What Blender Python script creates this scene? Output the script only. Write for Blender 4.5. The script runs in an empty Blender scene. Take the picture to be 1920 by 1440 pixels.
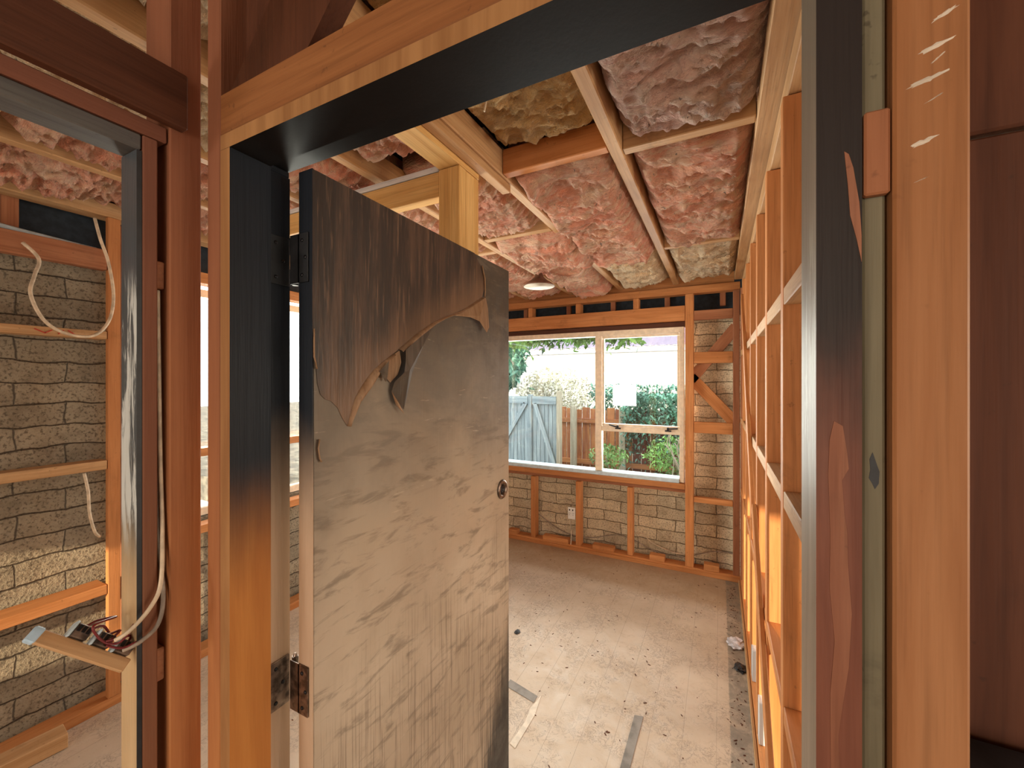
import bpy, bmesh, math, random
from mathutils import Vector, Matrix, noise
R = math.radians
rnd = random.Random(7)
scn = bpy.context.scene
COL = scn.collection

# ------------------------------------------------------------------ camera
cam_d = bpy.data.cameras.new('camera'); cam = bpy.data.objects.new('camera', cam_d); COL.objects.link(cam)
cam_d.sensor_width = 36; cam_d.lens = 765 / 1920 * 36; cam_d.clip_start = 0.02; cam_d.clip_end = 200
cam_d.shift_y = -5 / 1920
cam.location = (0, 0, 1.55); cam.rotation_euler = (R(90), 0, R(27))
scn.camera = cam
# ------------------------------------------------------------------ colour management
vs = scn.view_settings
vs.view_transform = 'Standard'; vs.look = 'None'; vs.exposure = 0.3; vs.gamma = 1; vs.use_curve_mapping = False
# ------------------------------------------------------------------ sky
SKY = 3.0
w = bpy.data.worlds.new('world'); scn.world = w; w.use_nodes = True
bg = w.node_tree.nodes['Background']; bg.inputs[0].default_value = (0.95, 0.97, 1.0, 1); bg.inputs[1].default_value = SKY
# ------------------------------------------------------------------ sun
sd = bpy.data.lights.new('sun', 'SUN'); sun = bpy.data.objects.new('sun', sd); COL.objects.link(sun)
sd.energy = 6.5; sd.angle = R(0.6); sd.color = (1.0, 0.80, 0.52)
SUNV = Vector((0.215, -0.95, 0.20)).normalized()
sun.rotation_euler = SUNV.to_track_quat('Z', 'Y').to_euler(); sun.location = (6, -9, 5)
# ------------------------------------------------------------------ daylight lamps at the openings, plus an added fill in the hall
def area(name, loc, direction, sx, sy, power, col):
    d = bpy.data.lights.new(name, 'AREA'); o = bpy.data.objects.new(name, d); COL.objects.link(o)
    d.shape = 'RECTANGLE'; d.size = sx; d.size_y = sy; d.energy = power; d.color = col
    o.location = loc; o.rotation_euler = Vector(direction).to_track_quat('-Z', 'Y').to_euler()
area('hall_fill', (0.0, -2.55, 1.45), (0, 1, 0.05), 1.5, 1.9, 34, (1.0, 0.83, 0.64))  # added fill lamp; the rear wall has no opening behind it
area('side_room_daylight', (3.1, 1.5, 1.4), (-1, 0, 0), 2.4, 1.5, 48, (1.0, 0.80, 0.52))
area('left_window_daylight', (-2.9, 1.8, 1.5), (1, 0, 0.18), 1.3, 1.3, 85, (1.0, 0.93, 0.82))
area('back_window_daylight', (-1.2, 3.95, 1.5), (0, -1, 0.15), 1.8, 1.3, 70, (1.0, 0.97, 0.92))
area('left_room_daylight', (-2.03, -2.55, 1.22), (0, 1, 0.05), 0.55, 0.5, 16, (1.0, 0.90, 0.76))

# ================================================================== helpers
def nn(t, kind, **kw):
    n = t.nodes.new(kind)
    for k, v in kw.items():
        if k in ('operation', 'blend_type', 'data_type', 'noise_dimensions', 'wave_type', 'bands_direction', 'feature', 'distance'): setattr(n, k, v)
        else: n.inputs[k].default_value = v
    return n
def mix(t, fac, a, b, mode='MIX'):
    m = t.nodes.new('ShaderNodeMix'); m.data_type = 'RGBA'; m.blend_type = mode
    for s, v in ((m.inputs[0], fac), (m.inputs[6], a), (m.inputs[7], b)):
        if hasattr(v, 'is_output'): t.links.new(v, s)
        elif isinstance(v, (tuple, list)): s.default_value = (*v[:3], 1)
        else: s.default_value = v
    return m.outputs[2]
def mth(t, op, a, b=None, clamp=False):
    m = t.nodes.new('ShaderNodeMath'); m.operation = op; m.use_clamp = clamp
    for i, v in enumerate((a, b)):
        if v is None: continue
        if hasattr(v, 'is_output'): t.links.new(v, m.inputs[i])
        else: m.inputs[i].default_value = v
    return m.outputs[0]
def ramp(t, v, lo, hi, a=0.0, b=1.0):
    m = t.nodes.new('ShaderNodeMapRange'); m.interpolation_type = 'SMOOTHSTEP'
    t.links.new(v, m.inputs[0])
    for i, x in enumerate((lo, hi, a, b)): m.inputs[i + 1].default_value = x
    return m.outputs[0]
def coords(t, scale=(1, 1, 1), rot=(0, 0, 0), src='Object', rand=True):
    tc = t.nodes.new('ShaderNodeTexCoord'); mp = t.nodes.new('ShaderNodeMapping')
    mp.inputs['Scale'].default_value = scale; mp.inputs['Rotation'].default_value = rot
    if src == 'World':
        g = t.nodes.new('ShaderNodeNewGeometry'); t.links.new(g.outputs['Position'], mp.inputs[0])
    else:
        t.links.new(tc.outputs['Object'], mp.inputs[0])
    if rand:
        oi = t.nodes.new('ShaderNodeObjectInfo')
        k = mth(t, 'MULTIPLY', oi.outputs['Random'], 37.0)
        t.links.new(k, mp.inputs['Location'])
    return mp.outputs[0]
def noise_n(t, vec, scale, detail=4, rough=0.55, dist=0.0):
    n = t.nodes.new('ShaderNodeTexNoise')
    n.inputs['Scale'].default_value = scale; n.inputs['Detail'].default_value = detail
    n.inputs['Roughness'].default_value = rough; n.inputs['Distortion'].default_value = dist
    t.links.new(vec, n.inputs['Vector']); return n.outputs['Fac']
def world_z(t, idx=2):
    g = t.nodes.new('ShaderNodeNewGeometry'); s = t.nodes.new('ShaderNodeSeparateXYZ')
    t.links.new(g.outputs['Position'], s.inputs[0]); return s.outputs[idx]
def newmat(name):
    m = bpy.data.materials.new(name); m.use_nodes = True
    t = m.node_tree; return m, t, t.nodes['Principled BSDF']
def bump(t, b, h, strength=0.3, dist=0.01):
    n = t.nodes.new('ShaderNodeBump'); n.inputs['Strength'].default_value = strength; n.inputs['Distance'].default_value = dist
    t.links.new(h, n.inputs['Height']); t.links.new(n.outputs[0], b.inputs['Normal'])
def plain(name, col, rough=0.6, metal=0.0, var=0.0, bs=0.0, scale=30):
    m, t, b = newmat(name); b.inputs['Roughness'].default_value = rough; b.inputs['Metallic'].default_value = metal
    v = noise_n(t, coords(t), scale, 5)
    c = mix(t, ramp(t, v, 0.35, 0.65), tuple(x * (1 - var) for x in col), tuple(min(1, x * (1 + var)) for x in col))
    t.links.new(c, b.inputs['Base Color'])
    if bs: bump(t, b, v, bs, 0.004)
    return m
def wood(name, light, dark, soot=0.25, rough=0.6, var=0.35, knots=True):
    m, t, b = newmat(name); b.inputs['Roughness'].default_value = rough; b.inputs['Specular IOR Level'].default_value = 0.25
    v = coords(t, (14, 14, 1.1))
    big = noise_n(t, v, 1.6, 4, 0.6, 0.6)
    fine = noise_n(t, coords(t, (160, 160, 5)), 1.0, 3)
    c = mix(t, ramp(t, big, 0.3, 0.7), dark, light)
    c = mix(t, mth(t, 'MULTIPLY', ramp(t, fine, 0.45, 0.75), 0.35), c, tuple(x * 0.45 for x in dark))
    oi = t.nodes.new('ShaderNodeObjectInfo')
    c = mix(t, mth(t, 'MULTIPLY', oi.outputs['Random'], var), c, tuple(x * 0.55 for x in dark))
    if soot:
        s = noise_n(t, coords(t, (1, 1, 1)), 6.5, 6, 0.7, 0.4)
        c = mix(t, mth(t, 'MULTIPLY', ramp(t, s, 0.55, 0.78), soot), c, (0.02, 0.016, 0.014))
        s2 = noise_n(t, coords(t, (1, 1, 1)), 55, 3, 0.6)
        c = mix(t, mth(t, 'MULTIPLY', ramp(t, s2, 0.66, 0.74), soot), c, (0.03, 0.02, 0.015))
    t.links.new(c, b.inputs['Base Color'])
    bump(t, b, fine, 0.25, 0.003)
    return m

M = {}
M['orange'] = wood('orange_framing_timber', (0.66, 0.285, 0.105), (0.50, 0.19, 0.06), 0.3)
M['redbrown'] = wood('smoke_darkened_timber', (0.42, 0.175, 0.085), (0.31, 0.115, 0.052), 0.3, var=0.15)
M['darkbrown'] = wood('dark_smoked_timber', (0.13, 0.047, 0.024), (0.085, 0.03, 0.016), 0.3, var=0.1)
M['tan'] = wood('dusty_tan_timber', (0.60, 0.37, 0.19), (0.46, 0.25, 0.11), 0.35, var=0.15)
M['pine'] = wood('new_yellow_pine', (0.78, 0.50, 0.20), (0.62, 0.34, 0.11), 0.06, var=0.05)
M['stud_near'] = wood('amber_stud', (0.46, 0.215, 0.095), (0.36, 0.15, 0.058), 0.12, var=0.05)
M['olive'] = wood('olive_smoked_timber', (0.27, 0.24, 0.16), (0.17, 0.145, 0.09), 0.5, var=0.1)
M['grey_head'] = wood('grey_smoked_head', (0.13, 0.125, 0.12), (0.085, 0.08, 0.08), 0.5, var=0)
M['bare_scar'] = wood('bare_splintered_wood', (0.36, 0.155, 0.09), (0.24, 0.09, 0.05), 0.3, var=0)
M['black'] = plain('black_char', (0.012, 0.013, 0.016), 0.5, var=0.4, bs=0.2)
M['navy'] = plain('black_building_paper', (0.012, 0.02, 0.03), 0.8, var=0.3)
M['lintel_wood'] = wood('smoky_orange_lintel', (0.36, 0.15, 0.055), (0.26, 0.10, 0.036), 0.35, var=0)
M['steel'] = plain('tarnished_steel', (0.22, 0.17, 0.14), 0.35, 0.9, 0.5, 0.3, 60)
M['darkmetal'] = plain('black_steel', (0.02, 0.02, 0.024), 0.4, 0.6, 0.2)
M['cream'] = plain('cream_window_paint', (0.86, 0.72, 0.55), 0.45, var=0.08)
M['white'] = plain('white_plastic', (0.8, 0.78, 0.74), 0.4, var=0.05)
M['bluecap'] = plain('pale_blue_plastic', (0.45, 0.62, 0.78), 0.35, var=0.15)
M['paleblue'] = plain('pale_blue_sill_paint', (0.55, 0.68, 0.76), 0.4, var=0.1)
M['cable'] = plain('white_cable_sheath', (0.62, 0.50, 0.36), 0.5, var=0.2)
M['greycable'] = plain('grey_cable_sheath', (0.30, 0.24, 0.19), 0.5, var=0.3)
M['redwire'] = plain('dark_red_wire', (0.17, 0.014, 0.018), 0.45, var=0.2)
M['plaster'] = plain('white_plaster_smear', (0.75, 0.66, 0.55), 0.9, var=0.1)
M['redmark'] = plain('red_marker', (0.45, 0.04, 0.02), 0.7)
M['lamp'] = plain('rusty_lamp_shade', (0.16, 0.075, 0.045), 0.5, 0.3, 0.3, 0.2)
M['lampin'] = plain('cream_shade_lining', (0.62, 0.55, 0.45), 0.5, var=0.1)
M['bulb'] = plain('frosted_bulb_glass', (0.8, 0.8, 0.78), 0.15)
M['paper'] = plain('torn_paper_scrap', (0.6, 0.58, 0.62), 0.9, var=0.3)
M['grey'] = plain('grey_floor_patch', (0.24, 0.22, 0.20), 0.85, var=0.25, scale=14)
M['whitewood'] = wood('white_timber', (0.72, 0.72, 0.72), (0.6, 0.6, 0.62), 0.2)  # on the right wall blocks this white stands for window light
M['gate'] = wood('weathered_blue_grey_timber', (0.42, 0.50, 0.52), (0.22, 0.28, 0.31), 0.2)
M['fence'] = wood('orange_fence_timber', (0.60, 0.27, 0.10), (0.33, 0.11, 0.06), 0.2)
M['fencepale'] = wood('pale_fence_timber', (0.55, 0.50, 0.38), (0.35, 0.30, 0.22), 0.2)
M['redboard'] = wood('red_brown_border_board', (0.26, 0.09, 0.07), (0.14, 0.05, 0.04), 0.3)
M['leaf'] = plain('green_leaves', (0.22, 0.42, 0.12), 0.5, var=0.6, scale=3)  # green lightened to put the window glare haze into the leaves
M['leafdark'] = plain('blue_green_leaves', (0.13, 0.30, 0.22), 0.5, var=0.6, scale=3)  # lightened bluish so the colour carries the glare haze
M['leafpale'] = plain('pale_blossom_leaves', (0.62, 0.60, 0.48), 0.6, var=0.4, scale=3)
M['twig'] = plain('pale_bare_twigs', (0.45, 0.38, 0.32), 0.8)
M['nwall'] = plain('neighbour_white_render', (0.82, 0.80, 0.74), 0.8, var=0.03)
M['nroof'] = plain('purple_grey_roof', (0.35, 0.30, 0.42), 0.6, var=0.2)
M['ground'] = plain('garden_ground', (0.16, 0.13, 0.09), 0.95, var=0.5, bs=0.4, scale=5)
M['roof'] = plain('roof_underlay', (0.035, 0.03, 0.03), 0.9, var=0.3)

def mat_brick(name, light, dark, axis):
    m, t, b = newmat(name); b.inputs['Roughness'].default_value = 0.95
    g = t.nodes.new('ShaderNodeNewGeometry'); s = t.nodes.new('ShaderNodeSeparateXYZ'); t.links.new(g.outputs['Position'], s.inputs[0])
    cb = t.nodes.new('ShaderNodeCombineXYZ'); t.links.new(s.outputs[axis], cb.inputs[0]); t.links.new(s.outputs[2], cb.inputs[1])
    dn = t.nodes.new('ShaderNodeTexNoise'); dn.inputs['Scale'].default_value = 7; dn.inputs['Detail'].default_value = 5
    t.links.new(cb.outputs[0], dn.inputs['Vector'])
    ofs = t.nodes.new('ShaderNodeVectorMath'); ofs.operation = 'SCALE'; ofs.inputs['Scale'].default_value = 0.048
    t.links.new(dn.outputs['Color'], ofs.inputs[0])
    ad = t.nodes.new('ShaderNodeVectorMath'); ad.operation = 'ADD'; t.links.new(cb.outputs[0], ad.inputs[0]); t.links.new(ofs.outputs[0], ad.inputs[1])
    br = t.nodes.new('ShaderNodeTexBrick'); t.links.new(ad.outputs[0], br.inputs['Vector'])
    br.inputs['Scale'].default_value = 1.0; br.inputs['Brick Width'].default_value = 0.31; br.inputs['Row Height'].default_value = 0.098
    br.inputs['Mortar Size'].default_value = 0.0042; br.inputs['Mortar Smooth'].default_value = 1.0
    br.inputs['Color1'].default_value = (*light, 1); br.inputs['Color2'].default_value = (*[x * 0.74 for x in light], 1)
    br.inputs['Mortar'].default_value = (*dark, 1)
    n1 = noise_n(t, g.outputs['Position'], 9, 6, 0.7); n2 = noise_n(t, g.outputs['Position'], 85, 4, 0.65)
    c = mix(t, mth(t, 'MULTIPLY', ramp(t, n1, 0.42, 0.72), 0.65), br.outputs['Color'], tuple(x * 1.25 for x in dark))
    c = mix(t, mth(t, 'MULTIPLY', ramp(t, n2, 0.50, 0.64), 0.75), c, tuple(x * 0.75 for x in dark))
    t.links.new(c, b.inputs['Base Color'])
    h = mth(t, 'ADD', mth(t, 'MULTIPLY', br.outputs['Fac'], -1.6), mth(t, 'ADD', n1, mth(t, 'MULTIPLY', n2, 0.7)))
    bump(t, b, h, 0.9, 0.012)
    return m
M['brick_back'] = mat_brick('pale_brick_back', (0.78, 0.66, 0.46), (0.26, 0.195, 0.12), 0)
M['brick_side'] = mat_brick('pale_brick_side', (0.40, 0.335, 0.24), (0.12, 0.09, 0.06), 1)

def mat_floor():
    m, t, b = newmat('dusty_floorboards'); b.inputs['Roughness'].default_value = 0.55
    p = coords(t, rand=False, src='World')
    n1 = noise_n(t, p, 1.6, 5, 0.6); n2 = noise_n(t, p, 26, 6, 0.75, 0.8); n3 = noise_n(t, p, 9, 5, 0.7, 1.5)
    c = mix(t, ramp(t, n1, 0.3, 0.7), (0.50, 0.385, 0.28), (0.62, 0.50, 0.385))
    # short curved scuffs and glue marks
    c = mix(t, mth(t, 'MULTIPLY', ramp(t, n3, 0.56, 0.74), 0.42), c, (0.36, 0.27, 0.20))
    band = mth(t, 'ABSOLUTE', mth(t, 'SUBTRACT', n2, 0.5))
    sc = ramp(t, band, 0.0, 0.032, 1.0, 0.0)
    c = mix(t, mth(t, 'MULTIPLY', mth(t, 'MULTIPLY', sc, ramp(t, noise_n(t, p, 5, 3), 0.40, 0.58)), 0.62), c, (0.16, 0.12, 0.10))
    spots = noise_n(t, p, 60, 4, 0.6)
    c = mix(t, mth(t, 'MULTIPLY', ramp(t, spots, 0.66, 0.72), 0.7), c, (0.07, 0.055, 0.05))
    # board joints running into the room
    x = world_z(t, 0)
    fr = mth(t, 'FRACT', mth(t, 'MULTIPLY', mth(t, 'ADD', x, 5.03), 1 / 0.132))
    j = mth(t, 'MULTIPLY', ramp(t, fr, 0.0, 0.03, 1.0, 0.0), 0.5)
    c = mix(t, j, c, (0.25, 0.18, 0.13))
    # darker brown band close to the back wall and a grey strip beside the right wall
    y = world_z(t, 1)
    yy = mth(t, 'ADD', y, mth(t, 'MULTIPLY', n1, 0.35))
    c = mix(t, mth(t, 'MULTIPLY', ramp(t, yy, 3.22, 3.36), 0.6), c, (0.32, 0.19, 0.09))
    edge = ramp(t, mth(t, 'ADD', x, mth(t, 'MULTIPLY', n3, 0.01)), 0.042, 0.05)
    c = mix(t, mth(t, 'MULTIPLY', edge, ramp(t, n3, 0.35, 0.6, 0.35, 0.8)), c, (0.20, 0.18, 0.15))
    t.links.new(c, b.inputs['Base Color'])
    t.links.new(ramp(t, n3, 0.3, 0.7, 0.42, 0.75), b.inputs['Roughness'])
    bump(t, b, mth(t, 'SUBTRACT', n2, j), 0.25, 0.004)
    return m
M['floor'] = mat_floor()

def mat_char(name, low_l, low_d, zlo, zhi, wob=0.25, top=(0.010, 0.013, 0.019), rough=0.5, scuff=None, spec=0.22, bst=0.3):
    """timber whose upper part is burnt black; the char line is a stain on the board"""
    m, t, b = newmat(name); b.inputs['Roughness'].default_value = rough; b.inputs['Specular IOR Level'].default_value = spec
    big = noise_n(t, coords(t, (14, 14, 1.1)), 1.5, 4, 0.6, 0.5)
    fine = noise_n(t, coords(t, (150, 150, 5)), 1.0, 3)
    c = mix(t, ramp(t, big, 0.3, 0.7), low_d, low_l)
    n = noise_n(t, coords(t, (1, 1, 0.5), rand=False, src='World'), 7, 5, 0.6)
    z = mth(t, 'ADD', world_z(t), mth(t, 'MULTIPLY', mth(t, 'SUBTRACT', n, 0.5), wob))
    f = ramp(t, z, zlo, zhi)
    c = mix(t, f, c, mix(t, big, top, tuple(x * 1.8 for x in top)))
    if scuff:
        (a0, a1, col) = scuff
        s = noise_n(t, coords(t, (30, 30, 3.5), rand=False, src='World'), 1.0, 6, 0.7, 1.0)
        wz = world_z(t)
        win = mth(t, 'MULTIPLY', ramp(t, wz, a0 - 0.06, a0 + 0.06), ramp(t, wz, a1 - 0.04, a1 + 0.04, 1, 0))
        c = mix(t, mth(t, 'MULTIPLY', win, ramp(t, s, 0.47, 0.56)), c, col)
    t.links.new(c, b.inputs['Base Color']); bump(t, b, fine, bst, 0.003)
    return m
M['char_left'] = mat_char('burnt_door_jamb', (0.56, 0.23, 0.058), (0.43, 0.155, 0.036), 1.13, 1.40, 0.12)
M['char_rebate'] = mat_char('burnt_rebate', (0.62, 0.45, 0.32), (0.48, 0.33, 0.22), 1.20, 1.5, 0.12)
M['char_head'] = mat_char('burnt_door_head', (0.03, 0.02, 0.02), (0.016, 0.014, 0.016), 0, 0.1, top=(0.0085, 0.0072, 0.0072), bst=0.05, spec=0.12)
M['char_side'] = mat_char('burnt_side_jamb', (0.72, 0.52, 0.30), (0.56, 0.38, 0.20), 1.12, 1.34, top=(0.045, 0.055, 0.065), rough=0.3, spec=0.5, scuff=(1.28, 1.72, (0.62, 0.66, 0.66)))
M['char_right'] = mat_char('sooted_grey_jamb', (0.50, 0.42, 0.33), (0.36, 0.30, 0.23), 1.3, 1.9, top=(0.20, 0.18, 0.14), rough=0.5, scuff=(1.45, 1.68, (0.50, 0.50, 0.42)))
M['char_edge'] = mat_char('charred_jamb_edge', (0.30, 0.115, 0.07), (0.16, 0.055, 0.034), 1.42, 1.60, top=(0.022, 0.017, 0.016))
M['edge_left'] = mat_char('tan_jamb_edge', (0.46, 0.24, 0.10), (0.30, 0.14, 0.055), 3, 3.1)
M['trimmer'] = mat_char('dark_trimmer', (0.30, 0.13, 0.065), (0.20, 0.08, 0.042), 0.8, 2.0, top=(0.14, 0.055, 0.034), rough=0.7)
M['smoked'] = mat_char('smoke_browned_stud', (0.54, 0.23, 0.085), (0.42, 0.16, 0.058), 0.7, 2.1, top=(0.20, 0.078, 0.042), rough=0.7, wob=0.5)

def mat_door():
    m, t, b = newmat('sooted_door_skin')
    p = coords(t, rand=False, src='World')
    z = world_z(t); y = world_z(t, 1)
    n1 = noise_n(t, p, 3.2, 5, 0.6, 0.4); n2 = noise_n(t, p, 14, 6, 0.7, 0.3)
    c = mix(t, ramp(t, n1, 0.3, 0.7), (0.42, 0.335, 0.245), (0.54, 0.445, 0.34))
    # smoke stain fading down the door
    zz = mth(t, 'ADD', z, mth(t, 'MULTIPLY', mth(t, 'SUBTRACT', n1, 0.5), 0.75))
    c = mix(t, mth(t, 'MULTIPLY', ramp(t, zz, 1.05, 1.65), 0.86), c, (0.065, 0.052, 0.038))
    c = mix(t, mth(t, 'MULTIPLY', ramp(t, mth(t, 'ADD', z, mth(t, 'MULTIPLY', n2, 0.3)), 1.72, 2.0), 0.7), c, (0.03, 0.026, 0.022))
    # slanted wiping streaks
    st = noise_n(t, coords(t, (1, 5.0, 22), rot=(R(-32), 0, 0), rand=False, src='World'), 1.3, 5, 0.65, 0.5)
    c = mix(t, mth(t, 'MULTIPLY', ramp(t, st, 0.50, 0.66), 0.6), c, (0.15, 0.12, 0.09))
    c = mix(t, mth(t, 'MULTIPLY', ramp(t, noise_n(t, coords(t, (1, 8, 70), rot=(R(-32), 0, 0), rand=False, src='World'), 1.0, 4, 0.6, 0.6), 0.66, 0.72), 0.45), c, (0.55, 0.45, 0.35))
    # timber grain showing low down
    gr = noise_n(t, coords(t, (1, 120, 3.2), rand=False, src='World'), 1.0, 3, 0.5, 1.2)
    low = ramp(t, zz, 0.72, 1.0, 1, 0)
    c = mix(t, mth(t, 'MULTIPLY', mth(t, 'MULTIPLY', ramp(t, gr, 0.5, 0.62), low), 0.45), c, (0.15, 0.11, 0.08))
    # black scorch at the bottom of the closing edge
    q = mth(t, 'ADD', mth(t, 'SUBTRACT', y, mth(t, 'MULTIPLY', z, 0.55)), mth(t, 'MULTIPLY', gr, 0.25))
    c = mix(t, mth(t, 'MULTIPLY', ramp(t, q, 1.12, 1.3), ramp(t, z, 0.62, 0.72, 0.95, 0)), c, (0.012, 0.012, 0.014))
    t.links.new(c, b.inputs['Base Color'])
    t.links.new(ramp(t, n2, 0.3, 0.7, 0.34, 0.6), b.inputs['Roughness'])
    bump(t, b, mth(t, 'ADD', st, mth(t, 'MULTIPLY', gr, 0.5)), 0.18, 0.004)
    return m
M['door'] = mat_door()
def mat_veneer():
    m, t, b = newmat('scorched_veneer'); b.inputs['Roughness'].default_value = 0.45
    v = noise_n(t, coords(t, (1, 17, 1.6), rand=False, src='World'), 1.4, 6, 0.7, 0.3)
    f = noise_n(t, coords(t, (1, 130, 9), rand=False, src='World'), 1, 3)
    n1 = noise_n(t, coords(t, (1, 1, 1), rand=False, src='World'), 4, 4)
    c = mix(t, ramp(t, v, 0.42, 0.7), (0.026, 0.019, 0.017), (0.10, 0.058, 0.040))
    c = mix(t, mth(t, 'MULTIPLY', ramp(t, f, 0.55, 0.7), 0.45), c, (0.22, 0.13, 0.08))
    z = world_z(t); y = world_z(t, 1)
    # browner and paler towards the torn edge, black by the hinge side
    d = mth(t, 'SUBTRACT', mth(t, 'SUBTRACT', z, mth(t, 'MULTIPLY', y, 0.62)), 1.12)
    c = mix(t, mth(t, 'MULTIPLY', ramp(t, mth(t, 'ADD', d, mth(t, 'MULTIPLY', n1, 0.12)), 0.02, 0.20, 1, 0), 0.5), c, (0.30, 0.17, 0.10))
    t.links.new(c, b.inputs['Base Color']); bump(t, b, mth(t, 'ADD', v, f), 0.25, 0.004)
    return m
M['veneer'] = mat_veneer()
M['veneer_back'] = wood('bare_torn_veneer', (0.62, 0.42, 0.27), (0.45, 0.26, 0.14), 0.15, var=0)
M['flap'] = wood('sooty_peeled_flap', (0.26, 0.20, 0.15), (0.13, 0.10, 0.075), 0.2, 0.4, var=0)

def mat_batt(name, a, bcol, yellow):
    m, t, b = newmat(name); b.inputs['Roughness'].default_value = 1.0
    try: b.inputs['Sheen Weight'].default_value = 0.25
    except Exception: pass
    p = coords(t, (1, 1, 1))
    n0 = noise_n(t, p, 3.0, 4, 0.6, 0.6); n1 = noise_n(t, coords(t, (0.55, 1.4, 1)), 12, 6, 0.7, 1.0)
    n2 = noise_n(t, coords(t, (0.5, 1.6, 1)), 60, 5, 0.75, 0.6)
    c = mix(t, ramp(t, n0, 0.32, 0.66), a, bcol)
    c = mix(t, mth(t, 'MULTIPLY', ramp(t, n1, 0.42, 0.62), 0.6), c, yellow)
    fold = mth(t, 'ABSOLUTE', mth(t, 'SUBTRACT', noise_n(t, coords(t, (0.45, 1.5, 1)), 9, 7, 0.72, 1.6), 0.5))
    c = mix(t, mth(t, 'MULTIPLY', ramp(t, fold, 0.0, 0.022, 1, 0), 0.55), c, tuple(x * y for x, y in zip(a, (0.55, 0.42, 0.40))))  # crease shade painted dark into the batt colour
    c = mix(t, mth(t, 'MULTIPLY', ramp(t, n2, 0.56, 0.72), 0.3), c, tuple(x * 0.5 for x in a))
    fl = noise_n(t, p, 48, 3, 0.6, 0.5)
    c = mix(t, mth(t, 'MULTIPLY', ramp(t, fl, 0.68, 0.73), 0.75), c, (0.10, 0.06, 0.045))
    s = noise_n(t, p, 5, 7, 0.75, 0.8)
    c = mix(t, mth(t, 'MULTIPLY', ramp(t, s, 0.60, 0.72), 0.55), c, (0.12, 0.065, 0.05))
    t.links.new(c, b.inputs['Base Color'])
    bump(t, b, mth(t, 'ADD', mth(t, 'ADD', n1, mth(t, 'MULTIPLY', fold, 2.0)), mth(t, 'MULTIPLY', n2, 0.6)), 1.0, 0.03)
    return m
M['pink'] = mat_batt('pink_fibreglass', (0.95, 0.33, 0.19), (0.95, 0.47, 0.30), (0.97, 0.74, 0.50))
M['pinkdusty'] = mat_batt('dusty_pink_fibreglass', (0.78, 0.42, 0.33), (0.84, 0.54, 0.42), (0.86, 0.68, 0.54))
M['amberbatt'] = mat_batt('yellowed_fibreglass', (0.78, 0.42, 0.13), (0.85, 0.54, 0.20), (0.88, 0.64, 0.30))
M['palebatt'] = mat_batt('cream_fibreglass', (0.90, 0.60, 0.32), (0.93, 0.70, 0.45), (0.95, 0.80, 0.56))

def mat_glass():
    m, t, b = newmat('window_glass'); t.nodes.remove(b)
    out = [n for n in t.nodes if n.type == 'OUTPUT_MATERIAL'][0]
    tr = t.nodes.new('ShaderNodeBsdfTransparent'); gl = t.nodes.new('ShaderNodeBsdfGlossy'); gl.inputs['Roughness'].default_value = 0.01
    tr.inputs[0].default_value = (0.95, 0.98, 0.97, 1)
    fr = t.nodes.new('ShaderNodeFresnel'); fr.inputs[0].default_value = 1.5
    mx = t.nodes.new('ShaderNodeMixShader'); t.links.new(fr.outputs[0], mx.inputs[0]); t.links.new(tr.outputs[0], mx.inputs[1]); t.links.new(gl.outputs[0], mx.inputs[2])
    t.links.new(mx.outputs[0], out.inputs[0]); return m
M['glass'] = mat_glass()

# ------------------------------------------------------------------ object helpers
def world_of(o):
    m = Matrix.LocRotScale(o.location, o.rotation_euler, o.scale)
    return world_of(o.parent) @ o.matrix_parent_inverse @ m if o.parent else m
def link(o, parent=None):
    COL.objects.link(o)
    if parent is not None:
        o.parent = parent; o.matrix_parent_inverse = world_of(parent).inverted()
    return o
def tag(o, label=None, cat=None, group=None, kind=None):
    if label: o['label'] = label
    if cat: o['category'] = cat
    if group: o['group'] = group
    if kind: o['kind'] = kind
    return o
def thing(name, label, cat, loc=(0, 0, 0), group=None, kind=None):
    o = bpy.data.objects.new(name, None); o.location = loc; o.empty_display_size = 0.05; COL.objects.link(o)
    return tag(o, label, cat, group, kind)
def finish(name, bm, mats, parent=None, loc=(0, 0, 0), rot=None, smooth=False):
    me = bpy.data.meshes.new(name); bmesh.ops.recalc_face_normals(bm, faces=bm.faces); bm.to_mesh(me); bm.free()
    for mm in (mats if isinstance(mats, (list, tuple)) else [mats]): me.materials.append(M[mm])
    if smooth:
        for p in me.polygons: p.use_smooth = True
    o = bpy.data.objects.new(name, me); o.location = loc
    if rot is not None: o.rotation_euler = rot
    return link(o, parent)
def boxbm(bm, sx, sy, sz, mtx=None, bev=0.0):
    r = bmesh.ops.create_cube(bm, size=1.0); vs_ = r['verts']
    bmesh.ops.scale(bm, vec=(sx, sy, sz), verts=vs_)
    if bev:
        es = list({e for v in vs_ for e in v.link_edges})
        rr = bmesh.ops.bevel(bm, geom=es, offset=bev, segments=1, affect='EDGES')
        vs_ = list({v for f in rr['faces'] for v in f.verts} | {v for v in vs_ if v.is_valid})
    if mtx is not None: bmesh.ops.transform(bm, matrix=mtx, verts=vs_)
    return vs_
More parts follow.
